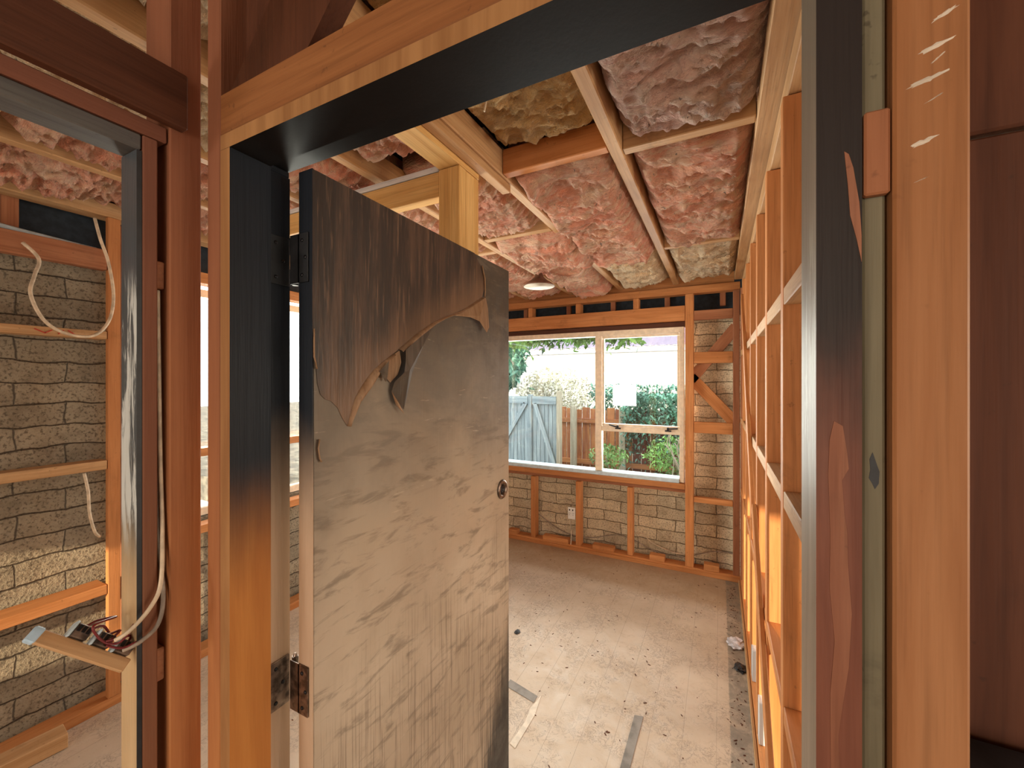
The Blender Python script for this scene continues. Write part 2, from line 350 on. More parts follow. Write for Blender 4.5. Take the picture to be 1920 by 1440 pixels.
def beam(name, x0, x1, y0, y1, z0, z1, mat, parent=None, bev=0.0022, rough=0.0):
    """a sawn timber; its own z axis always follows the grain"""
    d = [abs(x1 - x0), abs(y1 - y0), abs(z1 - z0)]; c = ((x0 + x1) / 2, (y0 + y1) / 2, (z0 + z1) / 2)
    ax = d.index(max(d)); bm = bmesh.new()
    if ax == 2: dims, rot = (d[0], d[1], d[2]), (0, 0, 0)
    elif ax == 0: dims, rot = (d[2], d[1], d[0]), (0, R(90), 0)
    else: dims, rot = (d[0], d[2], d[1]), (R(-90), 0, 0)
    vs_ = boxbm(bm, *dims, bev=min(bev, min(dims) * 0.2))
    return finish(name, bm, mat, parent, c, rot)
def board(name, p0, p1, wdt, thk, normal, mat, parent=None, bev=0.002):
    """a timber running from p0 to p1 with its wide face square to `normal`"""
    p0, p1 = Vector(p0), Vector(p1); z = (p1 - p0); L = z.length; z.normalize(); n = Vector(normal).normalized()
    x = n.cross(z).normalized(); y = z.cross(x)
    mtx = Matrix((x, y, z)).transposed(); bm = bmesh.new(); boxbm(bm, wdt, thk, L, bev=bev)
    return finish(name, bm, mat, parent, (p0 + p1) / 2, mtx.to_euler())
def tube(name, pts, r, mat, parent=None, sub=6, seg=8):
    P = [Vector(p) for p in pts]; path = []
    for i in range(len(P) - 1):
        a = P[max(i - 1, 0)]; b = P[i]; c = P[i + 1]; d = P[min(i + 2, len(P) - 1)]
        for k in range(sub):
            s = k / sub
            path.append(0.5 * ((2 * b) + (-a + c) * s + (2 * a - 5 * b + 4 * c - d) * s * s + (-a + 3 * b - 3 * c + d) * s ** 3))
    path.append(P[-1]); o0 = path[0].copy(); bm = bmesh.new(); rings = []
    up = Vector((0.13, 0.31, 0.94))
    for i, p in enumerate(path):
        tg = (path[min(i + 1, len(path) - 1)] - path[max(i - 1, 0)]).normalized()
        u = tg.cross(up);
        if u.length < 1e-3: u = tg.cross(Vector((1, 0, 0)))
        u.normalize(); v = tg.cross(u); up = u.cross(tg)
        rings.append([bm.verts.new(p - o0 + r * (math.cos(a) * u + math.sin(a) * v)) for a in [2 * math.pi * k / seg for k in range(seg)]])
    for a, b in zip(rings, rings[1:]):
        for k in range(seg): bm.faces.new((a[k], a[(k + 1) % seg], b[(k + 1) % seg], b[k]))
    bm.faces.new(rings[0]); bm.faces.new(rings[-1])
    return finish(name, bm, mat, parent, o0, smooth=True)
def lathe(name, prof, mat, parent, loc, seg=32, rot=None):
    bm = bmesh.new(); rings = []
    for (r, z) in prof:
        rings.append([bm.verts.new((max(r, 1e-4) * math.cos(2 * math.pi * k / seg), max(r, 1e-4) * math.sin(2 * math.pi * k / seg), z)) for k in range(seg)])
    for a, b in zip(rings, rings[1:]):
        for k in range(seg): bm.faces.new((a[k], a[(k + 1) % seg], b[(k + 1) % seg], b[k]))
    bm.faces.new(rings[0]); bm.faces.new(rings[-1])
    return finish(name, bm, mat, parent, loc, rot, smooth=True)
def poly_slab(name, pts, normal_axis, base, thick, mat, parent=None, back=None):
    """pts are in the plane square to the axis; extruded by thick"""
    bm = bmesh.new()
    def P(a, b, c): return {0: (c, a, b), 1: (a, c, b), 2: (a, b, c)}[normal_axis]
    A = [bm.verts.new(P(a, b, base)) for a, b in pts]; B = [bm.verts.new(P(a, b, base + thick)) for a, b in pts]
    bm.faces.new(A); bm.faces.new(B[::-1])
    for i in range(len(pts)): bm.faces.new((A[i], A[(i + 1) % len(pts)], B[(i + 1) % len(pts)], B[i]))
    return finish(name, bm, mat, parent)

# ================================================================== THE SETTING
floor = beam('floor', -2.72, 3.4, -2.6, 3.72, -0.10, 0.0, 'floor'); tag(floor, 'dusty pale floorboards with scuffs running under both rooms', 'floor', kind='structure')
ground = beam('ground', -30, 30, 3.84, 60, -0.5, -0.08, 'ground'); tag(ground, 'earth of the garden outside the window', 'ground', kind='structure')

# ---- back wall with the window
WB = thing('wall_back', 'brick back wall with orange timber framing around the big window', 'wall', (-1.2, 3.6, 0), kind='structure')
Y0 = 3.6
beam('brick_cladding', -2.72, 0.30, 3.73, 3.83, -0.4, 0.64, 'brick_back', WB)
beam('brick_cladding', -0.24, 0.30, 3.73, 3.83, 0.64, 2.08, 'brick_back', WB)
beam('building_paper', -2.72, 0.30, 3.735, 3.745, 2.08, 2.62, 'navy', WB)
beam('bottom_plate', -2.58, 0.14, Y0 - .002, Y0 + .09, 0.0, 0.045, 'orange', WB)
beam('skirting_strip', -2.58, 0.14, Y0 - .016, Y0 - .003, 0.0, 0.03, 'orange', WB)
beam('top_plate', -2.58, 0.14, Y0, Y0 + .09, 2.262, 2.322, 'orange', WB)
beam('ribbon_board', -2.58, 0.10, Y0 + .045, Y0 + .09, 2.324, 2.42, 'orange', WB)
for x in (-1.632, -1.18, -0.716): beam('stud', x, x + .045, Y0 + .004, Y0 + .09, 0.046, 0.632, 'orange', WB)
beam('stud', -2.08, -2.035, Y0 + .004, Y0 + .09, 0.046, 0.632, 'orange', WB)
beam('stud', -0.252, -0.190, Y0 - .002, Y0 + .09, 0.046, 2.26, 'orange', WB)
beam('stud', -2.58, -2.535, Y0, Y0 + .09, 0.046, 2.26, 'orange', WB)
beam('stud', 0.092, 0.137, Y0 - .004, Y0 + .09, 0.046, 2.26, 'redbrown', WB)
beam('window_sill_plate', -2.50, -0.254, Y0 - .004, Y0 + .09, 0.668, 0.712, 'orange', WB)
beam('packing_board', -2.50, -0.254, Y0 + .03, Y0 + .09, 0.634, 0.664, 'redbrown', WB)
beam('lintel', -2.50, -0.254, Y0 - .006, Y0 + .04, 2.045, 2.168, 'orange', WB)
for x in (-2.1, -1.66, -1.18, -0.665): beam('short_stud', x, x + .045, Y0 + .004, Y0 + .09, 2.17, 2.26, 'orange', WB)
for z, h, mt in ((2.045, .075, 'redbrown'), (1.695, .09, 'orange'), (1.135, .088, 'orange'), (0.575, .042, 'orange')):
    beam('nog', -0.188, 0.090, Y0 + .001, Y0 + .046, z, z + h, mt, WB)
board('brace', (-0.215, Y0 + .07, 1.56), (0.115, Y0 + .07, 1.98), .085, .04, (0, -1, 0), 'redbrown', WB)
board('brace', (-0.215, Y0 + .07, 1.585), (0.12, Y0 + .07, 1.21), .09, .04, (0, -1, 0), 'orange', WB)
for x in (-2.2, -1.75, -1.30, -0.88, -0.42, 0.0): beam('rafter_tail', x, x + .042, Y0 + .092, Y0 + .13, 2.16, 2.60, 'redbrown', WB)

# ---- window_1
beam('dark_gap_strip', -2.50, -0.254, Y0 + .042, Y0 + .115, 2.001, 2.043, 'darkbrown', WB)  # dark strip added for the shadowed gap between frame and lintel
beam('wall_sheathing', -2.72, -0.24, 3.725, 3.735, 2.02, 2.30, 'navy', WB)
W1 = thing('window_1', 'wide cream framed window with one fixed pane and an opening sash', 'window', (-1.2, 3.66, 0.72), kind='structure')
WX0, WX1, WZ0, WZ1 = -2.36, -0.262, 0.716, 2.00
yf, yb = Y0 + .025, Y0 + .095
beam('frame', WX0, WX1, yf, yb, WZ1 - .045, WZ1, 'cream', W1)
beam('frame', WX0, WX0 + .045, yf, yb, WZ0, WZ1 - .045, 'cream', W1)
beam('frame', WX1 - .035, WX1, yf, yb, WZ0, WZ1 - .045, 'cream', W1)
beam('mullion', -1.005, -0.948, yf + .005, yb, WZ0 + .03, WZ1 - .045, 'cream', W1)
beam('transom', -0.946, WX1 - .036, yf + .008, yb, 1.105, 1.150, 'cream', W1)
beam('sill', WX0 + .046, WX1 - .036, yf - .01, yb + .06, WZ0 - .012, WZ0 + .028, 'paleblue', W1)
sash = beam('sash_rail', -0.944, WX1 - .038, yf + .02, yb - .02, 1.152, 1.172, 'cream', W1)
beam('sash_rail', -0.944, WX1 - .038, yf + .02, yb - .02, WZ1 - .067, WZ1 - .047, 'cream', W1)
beam('sash_rail', -0.944, -0.928, yf + .02, yb - .02, 1.174, WZ1 - .069, 'cream', W1)
beam('sash_rail', WX1 - .054, WX1 - .038, yf + .02, yb - .02, 1.174, WZ1 - .069, 'cream', W1)
beam('glass_pane', WX0 + .046, -1.007, Y0 + .060, Y0 + .064, WZ0 + .03, WZ1 - .046, 'glass', W1, 0)
beam('glass_pane', -0.926, WX1 - .056, Y0 + .060, Y0 + .064, 1.174, WZ1 - .069, 'glass', W1, 0)
beam('glass_pane', -0.946, WX1 - .037, Y0 + .060, Y0 + .064, WZ0 + .03, 1.103, 'glass', W1, 0)
for i, x in enumerate((-0.80, -0.385)):
    bm = bmesh.new(); s = (-1, 1)[i]
    boxbm(bm, .05, .012, .012, Matrix.Translation((x, Y0 + .026, 1.135)), .002)
    boxbm(bm, .016, .022, .03, Matrix.Translation((x, Y0 + .014, 1.150)), .003)
    boxbm(bm, .085, .009, .012, Matrix.Translation((x + s * .035, Y0 + .006, 1.157 - i * .0)) @ Matrix.Rotation(R(14 if i == 0 else 4) * -s, 4, 'Y'), .003)
    finish('window_latch', bm, 'darkmetal', sash)

# ---- exterior left wall: brick, framing, window_2 out of sight of the doorway but lighting the room
WL = thing('wall_left', 'grey brick outer wall with horizontal nogs seen through the left doorway', 'wall', (-2.65, 0.6, 0), kind='structure')
def brick_l(y0, y1, z0, z1): return beam('brick_cladding', -2.82, -2.72, y0, y1, z0, z1, 'brick_side', WL)
brick_l(-2.6, 1.16, -0.4, 2.16); brick_l(2.50, 3.72, -0.4, 2.16); brick_l(1.16, 2.50, -0.4, 0.75)
beam('building_paper', -2.735, -2.722, -2.6, 3.72, 2.162, 2.62, 'navy', WL)
beam('top_plate', -2.67, -2.58, -2.6, 3.595, 2.33, 2.40, 'tan', WL)
beam('upper_board', -2.625, -2.58, -2.6, 0.85, 2.075, 2.17, 'redbrown', WL)
beam('nog', -2.665, -2.58, -2.6, 0.85, 1.748, 1.785, 'tan', WL)
beam('nog', -2.665, -2.58, -2.6, 0.85, 1.135, 1.178, 'tan', WL)
beam('nog', -2.69, -2.58, -2.6, 0.85, 0.545, 0.590, 'orange', WL)
beam('bottom_plate', -2.67, -2.58, -2.6, 3.595, 0.0, 0.045, 'orange', WL)
beam('stud', -2.606, -2.578, 0.852, 0.897, .046, 2.329, 'orange', WL)
for y in (1.10, 2.52, 3.0): beam('stud', -2.67, -2.578, y, y + .045, .046, 2.329, 'orange', WL)
beam('stud', -2.712, -2.672, 0.93, 0.975, .046, 2.329, 'redbrown', WL)
beam('nog', -2.665, -2.58, 1.146, 2.518, 1.13, 1.175, 'orange', WL)
beam('nog', -2.665, -2.58, 1.146, 2.518, 0.70, 0.745, 'orange', WL)
beam('nog', -2.665, -2.58, 1.146, 2.518, 2.10, 2.16, 'orange', WL)
beam('rafter_tail', -2.72, -2.68, 0.55, 0.60, 2.18, 2.60, 'redbrown', WL)
beam('rafter_tail', -2.72, -2.68, 0.10, 0.15, 2.18, 2.60, 'redbrown', WL)
W2 = thing('window_2', 'bright window in the outer left wall glimpsed through the hinge gap', 'window', (-2.75, 1.83, 0.76), kind='structure')
for a in ((1.17, 2.49, 0.755, 0.80), (1.17, 2.49, 2.05, 2.095), (1.17, 1.21, 0.802, 2.048), (2.45, 2.49, 0.802, 2.048), (1.83, 1.87, 0.802, 2.048)):
    beam('frame', -2.79, -2.735, *a, 'cream', W2)
beam('glass_pane', -2.765, -2.761, 1.212, 1.828, .802, 2.048, 'glass', W2, 0)
beam('glass_pane', -2.765, -2.761, 1.872, 2.448, .802, 2.048, 'glass', W2, 0)

# ---- right stud wall of the back room
WR = thing('wall_right', 'open orange stud partition with nogs along the right of the room', 'wall', (0.18, 2.0, 0), kind='structure')
XR = 0.14
ys = [1.212, 1.617, 2.02, 2.425, 2.83, 3.235]
beam('stud', XR, XR + .09, 0.80, 0.845, .046, 2.26, 'orange', WR)
for y in ys: beam('stud', XR, XR + .09, y, y + .045, .046, 2.26, 'orange', WR)
beam('stud', XR, XR + .09, 3.54, 3.585, .046, 2.26, 'redbrown', WR)
beam('bottom_plate', XR, XR + .09, 0.56, 3.59, 0, .045, 'orange', WR)
beam('top_plate', XR - .04, XR + .09, 0.56, 3.59, 2.335, 2.40, 'tan', WR)
beam('top_plate', XR + .01, XR + .09, 0.56, 3.59, 2.262, 2.325, 'tan', WR)
allY = [0.80] + ys + [3.54]
for a, b in zip(allY, allY[1:]):
    for z in (1.740, 1.235, 0.700):
        beam('nog', XR + .001, XR + .088, a + .046, b - .001, z, z + .042, 'tan' if z > 1 else 'orange', WR)
board('brace', (XR - .009, 3.10, 2.10), (XR - .009, 2.10, 0.95), .075, .016, (1, 0, 0), 'orange', WR)
board('brace', (XR - .009, 2.05, 1.0), (XR - .009, 1.05, 0.10), .075, .016, (1, 0, 0), 'orange', WR)
beam('skirting_strip', XR - .014, XR - .002, 0.60, 3.57, 0, .028, 'tan', WR)

# ---- front wall (between hall and back room) around the burnt doorway
WF = thing('wall_front', 'smoke darkened timber framing around the burnt doorway', 'wall', (-0.3, 0.45, 0), kind='structure')
beam('stud', -0.874, -0.8315, 0.431, 0.52, 0.0, 2.62, 'smoked', WF)
beam('lintel', -0.8305, 0.124, 0.431, 0.52, 2.0085, 2.084, 'lintel_wood', WF)
beam('backing_board', -0.8305, -0.715, 0.470, 0.515, 2.086, 2.62, 'darkbrown', WF)
poly_slab('brace', [(-.805, 2.0855), (-.591, 2.0855), (-.06, 2.62), (-.272, 2.62)], 1, .435, .033, 'darkbrown', WF)
beam('trimmer', 0.1078, 0.1235, 0.446, 0.53, 0.0, 2.006, 'olive', WF)
beam('packing_block', 0.1075, 0.1245, 0.4375, 0.4455, 1.705, 1.775, 'redbrown', WF)
stud_r = beam('stud', 0.1258, 0.1712, 0.437, 0.527, 0.0, 2.62, 'stud_near', WF)
beam('lining_panel', 0.1725, 0.255, 0.500, 0.512, 0.30, 1.762, 'darkbrown', WF)
beam('lining_panel', 0.1725, 0.255, 0.496, 0.508, 1.764, 2.62, 'darkbrown', WF)
beam('charred_board', 0.1725, 0.255, 0.452, 0.494, 0.0, 1.243, 'black', WF)
for (px, pz, L, a, wd) in ((.156, 1.837, .0185, 27, .0016), (.1505, 1.8135, .0225, 19, .0021), (.1525, 1.804, .012, 40, .0006), (.1455, 1.7885, .0245, 17, .0021), (.1505, 1.773, .0125, 28, .0005), (.144, 1.740, .0165, 20, .0022), (.143, 1.7105, .0085, 20, .0004)):
    bm = bmesh.new(); n = 22; V = []
    for k in range(n):
        th = 2 * math.pi * k / n; rr = 1 + rnd.uniform(-.35, .25)
        V.append((math.cos(th) * L / 2 * rr, math.sin(th) * wd * rr))
    A = [bm.verts.new((x, -.0004, z)) for x, z in V]; cc = bm.verts.new((0, -.0018, 0))
    for k in range(n): bm.faces.new((A[k], A[(k + 1) % n], cc))
    finish('plaster_smear', bm, 'plaster', WF, (px, 0.4372, pz), (0, R(-a), 0))

# ---- trim_1 : burnt door frame
def prof_extrude(name, prof, axis, a0, a1, mats, parent, chooser):
    bm = bmesh.new()
    def P(u, v, w_): return (u, v, w_) if axis == 2 else (w_, v, u)
    A = [bm.verts.new(P(u, v, a0)) for u, v in prof]; B = [bm.verts.new(P(u, v, a1)) for u, v in prof]
    bm.faces.new(A); bm.faces.new(B[::-1])
    for i in range(len(prof)):
        f = bm.faces.new((A[i], A[(i + 1) % len(prof)], B[(i + 1) % len(prof)], B[i])); f.material_index = chooser(i)
    return finish(name, bm, mats, parent)
T1 = thing('trim_1', 'fire blackened timber door frame around the half open door', 'door frame', (-0.36, 0.49, 0), kind='structure')
prof_extrude('left_jamb', [(-.8295, .431), (-.800, .431), (-.800, .508), (-.814, .508), (-.814, .558), (-.8295, .558)], 2, 0, 1.9795,
             ['char_left', 'edge_left', 'char_rebate'], T1, lambda i: {0: 1, 1: 0, 2: 0, 3: 2, 4: 2}.get(i, 0))
prof_extrude('right_jamb', [(.106, .437), (.0747, .437), (.0747, .508), (.089, .508), (.089, .558), (.106, .558)], 2, 0, 1.9795,
             ['char_right', 'char_edge'], T1, lambda i: 1 if i == 0 else 0)
prof_extrude('head_jamb', [(2.0075, .431), (1.980, .431), (1.980, .508), (1.994, .508), (1.994, .558), (2.0075, .558)], 0, -.8295, .106,
             ['char_head', 'edge_left'], T1, lambda i: 1 if i == 0 else 0)

poly_slab('bare_patch', [(.087, 1.516), (.093, 1.512), (.096, 1.489), (.097, 1.476), (.0925, 1.466), (.094, 1.439), (.096, 1.421), (.0965, 1.394), (.099, 1.354), (.097, 1.308), (.0925, 1.271), (.090, 1.247), (.092, 1.20), (.088, 1.12), (.085, 1.10), (.0845, 1.282), (.0875, 1.328), (.084, 1.373), (.0845, 1.419), (.083, 1.470), (.084, 1.50)], 1, .4362, .0007, 'bare_scar', T1)['label'] = 'pale peeled streak'
poly_slab('bare_patch', [(.094, 1.745), (.097, 1.742), (.100, 1.730), (.104, 1.700), (.1055, 1.672), (.1055, 1.650), (.1025, 1.668), (.098, 1.690), (.0965, 1.715)], 1, .4362, .0007, 'bare_scar', T1)
poly_slab('knot', [(.1130, 1.484), (.1150, 1.490), (.1175, 1.481), (.1195, 1.474), (.1190, 1.464), (.1165, 1.459), (.1150, 1.463), (.1125, 1.468), (.1135, 1.475)], 1, .4455, .0004, 'black', WF)
beam('jamb_filler', -.8290, -.8142, .5085, .5578, 1.9797, 1.9938, 'char_left', T1)
# ---- hall left wall with the second doorway
WH = thing('wall_hall', 'dark smoked timber framing of the hall wall around the left doorway', 'wall', (-0.95, 0.2, 0), kind='structure')
beam('stud', -0.99, -0.900, 0.382, 0.4335, 0.0, 2.62, 'smoked', WH)
beam('trimmer', -0.975, -0.905, 0.345, 0.3665, 0.0, 1.985, 'trimmer', WH)
beam('lintel', -0.9015, -0.880, -1.6, 0.4025, 2.016, 2.116, 'darkbrown', WH)
beam('packing_strip', -0.975, -0.904, -1.6, 0.3800, 1.986, 2.0145, 'trimmer', WH)
beam('nog', -0.985, -0.915, 0.3675, 0.3815, 1.72, 1.77, 'redbrown', WH)
beam('nog', -0.985, -0.915, 0.3675, 0.3815, 1.00, 1.06, 'redbrown', WH)
T2 = thing('trim_2', 'left door frame with blistered blue black paint and bare lower timber', 'door frame', (-0.94, 0.33, 0), kind='structure')
prof_extrude('side_jamb', [(-.965, .337), (-.907, .337), (-.907, .3443), (-.965, .3443)], 2, 0, 1.9555, ['char_side', 'black'], T2, lambda i: 1 if i == 1 else 0)
beam('head_jamb', -0.965, -0.907, -1.6, 0.3435, 1.957, 1.984, 'grey_head', T2)

# ---- unseen rear and side walls that shape the daylight
WN = thing('wall_rear_blocker', 'unseen rear wall added behind the viewer, openings placed to shape the daylight', 'wall', (0, -2.65, 0), kind='structure')
for x0, x1, z0, z1 in ((-2.72, -2.3, 0, 2.6), (-2.3, -1.75, 0, 0.95), (-2.3, -1.75, 1.5, 2.6), (-1.75, 1.05, 0, 2.6), (1.05, 1.7, 0, 0.8), (1.05, 1.7, 2.0, 2.6), (1.7, 3.4, 0, 2.6)):
    beam('blocker_panel', x0, x1, -2.70, -2.60, z0, z1, 'tan', WN)
WE = thing('wall_side_blocker', 'unseen side wall added beyond the right partition to shape the daylight', 'wall', (3.4, 0, 0), kind='structure')
for y0, y1, z0, z1 in ((-2.6, 0.2, 0, 2.6), (0.2, 2.8, 0, .6), (0.2, 2.8, 2.2, 2.6), (2.8, 3.72, 0, 2.6)):
    beam('blocker_panel', 3.4, 3.5, y0, y1, z0, z1, 'tan', WE)
beam('blocker_panel', 0.30, 3.4, 3.72, 3.82, 0, 2.6, 'tan', WE)

# ================================================================== CEILING
CE = thing('ceiling', 'open ceiling of timber joists and blocking under the roof', 'ceiling', (-1.2, 1.5, 2.35), kind='structure')
beam('roof_underlay', -3.2, 3.8, -3.0, 4.3, 2.625, 2.66, 'roof', CE)
for i, x in enumerate((-2.145, -1.695, -1.245, -0.795, -0.345)):
    beam('joist', x, x + .044, -2.5, 3.62, 2.35, 2.45, 'tan', CE, .004)
for x in (0.6, 1.05, 1.5, 1.95, 2.4, 2.85): beam('joist', x, x + .044, -2.5, 3.62, 2.35, 2.45, 'tan', CE, .004)
beam('joist', 0.16, 0.204, -2.5, 0.555, 2.35, 2.45, 'tan', CE, .004)
for x0, x1, y in ((-.750, -.346, 1.39), (-.300, .098, 1.43), (-.300, .098, 2.60), (-1.200, -.796, 2.0), (-1.650, -1.246, 0.95), (-2.10, -1.696, 0.35), (-1.65, -1.246, 2.2), (-1.2, -.796, 0.62), (-.75, -.346, 0.56), (-.3, .098, 0.56)):
    beam('blocking', x0, x1, y, y + .042, 2.352, 2.448, 'tan' if y != 1.39 else 'orange', CE, .003)
# new pine post and beams left of the room
NF = thing('support_frame', 'new yellow pine post carrying two beams behind the burnt door', 'post', (-0.845, 1.2, 0))
beam('post', -0.888, -0.800, 1.170, 1.212, 0.0, 2.298, 'pine', NF)
beam('post', -0.888, -0.802, 1.214, 1.300, 0.0, 2.298, 'pine', NF)
beam('long_beam', -0.888, -0.800, 0.60, 1.300, 2.300, 2.348, 'pine', NF)
beam('side_board', -0.798, -0.760, 0.60, 1.48, 2.318, 2.349, 'tan', NF)
beam('cross_beam', -1.75, -0.890, 1.175, 1.218, 2.206, 2.296, 'pine', NF)
beam('cross_plate', -1.75, -0.890, 1.172, 1.262, 2.298, 2.318, 'whitewood', NF)

# insulation batts
def batt(x0, x1, y0, y1, mat, label, sag=0.05, zb=2.395, seed=0, edge=0.05, over=None):
    nx = max(10, int((x1 - x0) / .0085)); ny = max(10, int((y1 - y0) / .0085)); bm = bmesh.new(); g = []
    so = Vector((seed * 7.3, seed * 3.1, seed * 1.7)); cx, cy = (x0 + x1) / 2, (y0 + y1) / 2
    for j in range(ny + 1):
        row = []
        for i in range(nx + 1):
            u, v = i / nx, j / ny; x = x0 + (x1 - x0) * u; y = y0 + (y1 - y0) * v
            ef = min(1, min(u, 1 - u) * (x1 - x0) / .06) ** .5 * min(1, min(v, 1 - v) * (y1 - y0) / .05) ** .5
            p = Vector((x * 2.2, y * 5.0, 0)) + so
            wv = Vector((x + .04 * noise.noise(p), y + .05 * noise.noise(p * 1.1 + Vector((9, 2, 1))), 0))
            a = noise.noise(Vector((wv.x * 3.4, wv.y * 6, 0)) + so)
            rg = 1 - abs(noise.noise(Vector((wv.x * 7, wv.y * 21, 1.3)) + so)) * 2.2
            rf = 1 - abs(noise.noise(Vector((wv.x * 22, wv.y * 42, 4.1)) + so)) * 2
            fz = noise.noise(Vector((x * 75, y * 75, 2)) + so)
            z = zb + edge * (1 - ef) - ef * (sag * (0.55 + 0.7 * a) + .032 * rg * abs(rg) + .015 * rf * abs(rf) + .005 * fz)
            if over:
                ox, oy, orad, od = over; dd = math.hypot((x - ox) / orad[0], (y - oy) / orad[1])
                z -= od * max(0, 1 - dd * dd) ** 1.0
            row.append(bm.verts.new((x - cx + .004 * fz, y - cy + .004 * rf, z - zb)))
        g.append(row)
    for j in range(ny):
        for i in range(nx): bm.faces.new((g[j][i], g[j][i + 1], g[j + 1][i + 1], g[j + 1][i]))
    # closed top and sides so that the batt has real thickness
    T = [bm.verts.new((sx * (x1 - x0) / 2, sy * (y1 - y0) / 2, .12)) for sx, sy in ((-1, -1), (1, -1), (1, 1), (-1, 1))]
    bm.faces.new(T)
    bm.faces.new([g[0][i] for i in range(nx + 1)] + [T[1], T[0]]); bm.faces.new([g[ny][i] for i in range(nx, -1, -1)] + [T[3], T[2]])
    bm.faces.new([g[j][0] for j in range(ny, -1, -1)] + [T[0], T[3]]); bm.faces.new([g[j][nx] for j in range(ny + 1)] + [T[2], T[1]])
    o = finish('insulation_batt', bm, mat, None, (cx, cy, zb), smooth=True)
    return tag(o, label, 'insulation', 'insulation batts between the ceiling joists')
batt(-.298, .112, .61, 1.426, 'pinkdusty', 'dusty pink insulation batt nearest the doorway, beside the right wall', .06, 2.40, 1)
batt(-.298, .112, 1.474, 2.596, 'pink', 'long bright pink ridged insulation batt beside the right wall', .06, 2.395, 2)
batt(-.298, .112, 2.644, 3.46, 'palebatt', 'cream yellow insulation batt in the far right corner of the ceiling', .06, 2.39, 3)
batt(-.748, -.347, .61, 1.388, 'amberbatt', 'amber yellow insulation batt recessed above a brown blocking piece', .02, 2.45, 4, .03)
batt(-.748, -.347, 1.434, 2.68, 'pink', 'bulging pink insulation batt in the middle of the ceiling with grey smudge', .085, 2.38, 5)
batt(-.748, -.347, 2.684, 3.52, 'palebatt', 'cream crumpled insulation batt in the second bay from the right by the window wall', .065, 2.385, 6)
batt(-1.199, -.797, .665, 1.165, 'pink', 'pink insulation batt above the pine beam beside the doorway', .05, 2.40, 7)
batt(-1.199, -.797, 1.33, 1.996, 'pink', 'pink insulation batt just beyond the pine post', .06, 2.395, 8)
batt(-1.199, -.69, 2.046, 2.66, 'pink', 'pink insulation batt sagging right across a joist near the ceiling lamp', .07, 2.385, 9, .05, (-.80, 2.25, (.24, .30), .07))
batt(-1.199, -.797, 2.665, 3.56, 'pink', 'pink insulation batt above the brown ceiling lamp', .075, 2.385, 10)
batt(-1.649, -1.247, .995, 2.196, 'pink', 'pink insulation batt behind the cross beam, left of the post', .05, 2.40, 11)
batt(-1.649, -1.247, 2.246, 3.56, 'pink', 'pink insulation batt left of the ceiling lamp bay', .06, 2.395, 12)
batt(-2.099, -1.697, .40, 2.0, 'pink', 'pink insulation batt over the far part of the left room', .04, 2.40, 13)
batt(-2.57, -2.147, -.7, 1.5, 'pink', 'pink insulation batt along the brick wall of the left room', .06, 2.41, 14)
batt(-2.099, -1.697, -1.2, .346, 'pinkdusty', 'dusty insulation batt over the near part of the left room', .04, 2.40, 15)
batt(-1.649, -1.247, -1.2, .946, 'palebatt', 'pale insulation batt above the left doorway', .04, 2.41, 16)
batt(-1.199, -.797, -1.0, .60, 'palebatt', 'pale insulation batt above the hall corner', .03, 2.43, 17)
batt(-2.57, -1.697, 2.04, 3.56, 'pink', 'pink insulation batt in the far left corner of the ceiling', .05, 2.41, 18)

# ================================================================== THE DOOR
D = thing('door_1', 'half open burnt flush door with torn scorched veneer', 'door', (-0.75, 0.55, 0.01), kind='structure')
XF = -0.727
beam('door_leaf', -0.767, XF, 0.549, 1.400, 0.01, 1.976, 'door', D, .0015)
# the hinge stile edge (dark char above, pale below) is its own thin lipping
beam('edge_lipping', -0.7672, XF + .0004, 0.5455, 0.5488, 0.01, 1.977, 'char_rebate', D, .0005)
outline = [(.546, 1.975), (.546, 1.651), (.549, 1.63), (.549, 1.600), (.554, 1.577), (.557, 1.545), (.564, 1.523), (.575, 1.513), (.590, 1.508), (.606, 1.493), (.613, 1.480), (.619, 1.469), (.631, 1.452),
           (.636, 1.468), (.642, 1.487), (.650, 1.510), (.663, 1.530), (.685, 1.556), (.708, 1.578), (.745, 1.603), (.798, 1.635), (.859, 1.678), (.932, 1.718), (.99, 1.742), (1.06, 1.766), (1.12, 1.797), (1.198, 1.838), (1.212, 1.868), (1.215, 1.892), (1.205, 1.92), (1.187, 1.945), (1.165, 1.962), (1.15, 1.9755)]
def veneer():
    bm = bmesh.new(); n = len(outline)
    # torn part of the outline curls off the door; kept part lies flat
    A = []; 
    for i, (y, z) in enumerate(outline):
        lift = .0022 if i < 2 or i > 31 else .0022 + .006 * abs(math.sin(i * 1.7)) * (1 if i > 12 else .5)
        A.append(bm.verts.new((XF + .0006 + lift, y, z)))
    face = bm.faces.new(A)
    r = bmesh.ops.inset_region(bm, faces=[face], thickness=.022, use_even_offset=False)
    for v in face.verts: v.co.x = XF + .0018
    ext = bmesh.ops.extrude_face_region(bm, geom=list(bm.faces))
    for v in [g for g in ext['geom'] if isinstance(g, bmesh.types.BMVert)]: v.co.x = XF + .0003 + max(0, v.co.x - XF - .0022) * .8
    bmesh.ops.triangulate(bm, faces=bm.faces)
    return finish('scorched_veneer', bm, 'veneer', D)
veneer()['label'] = 'dark scorched veneer with a ragged torn lower edge'
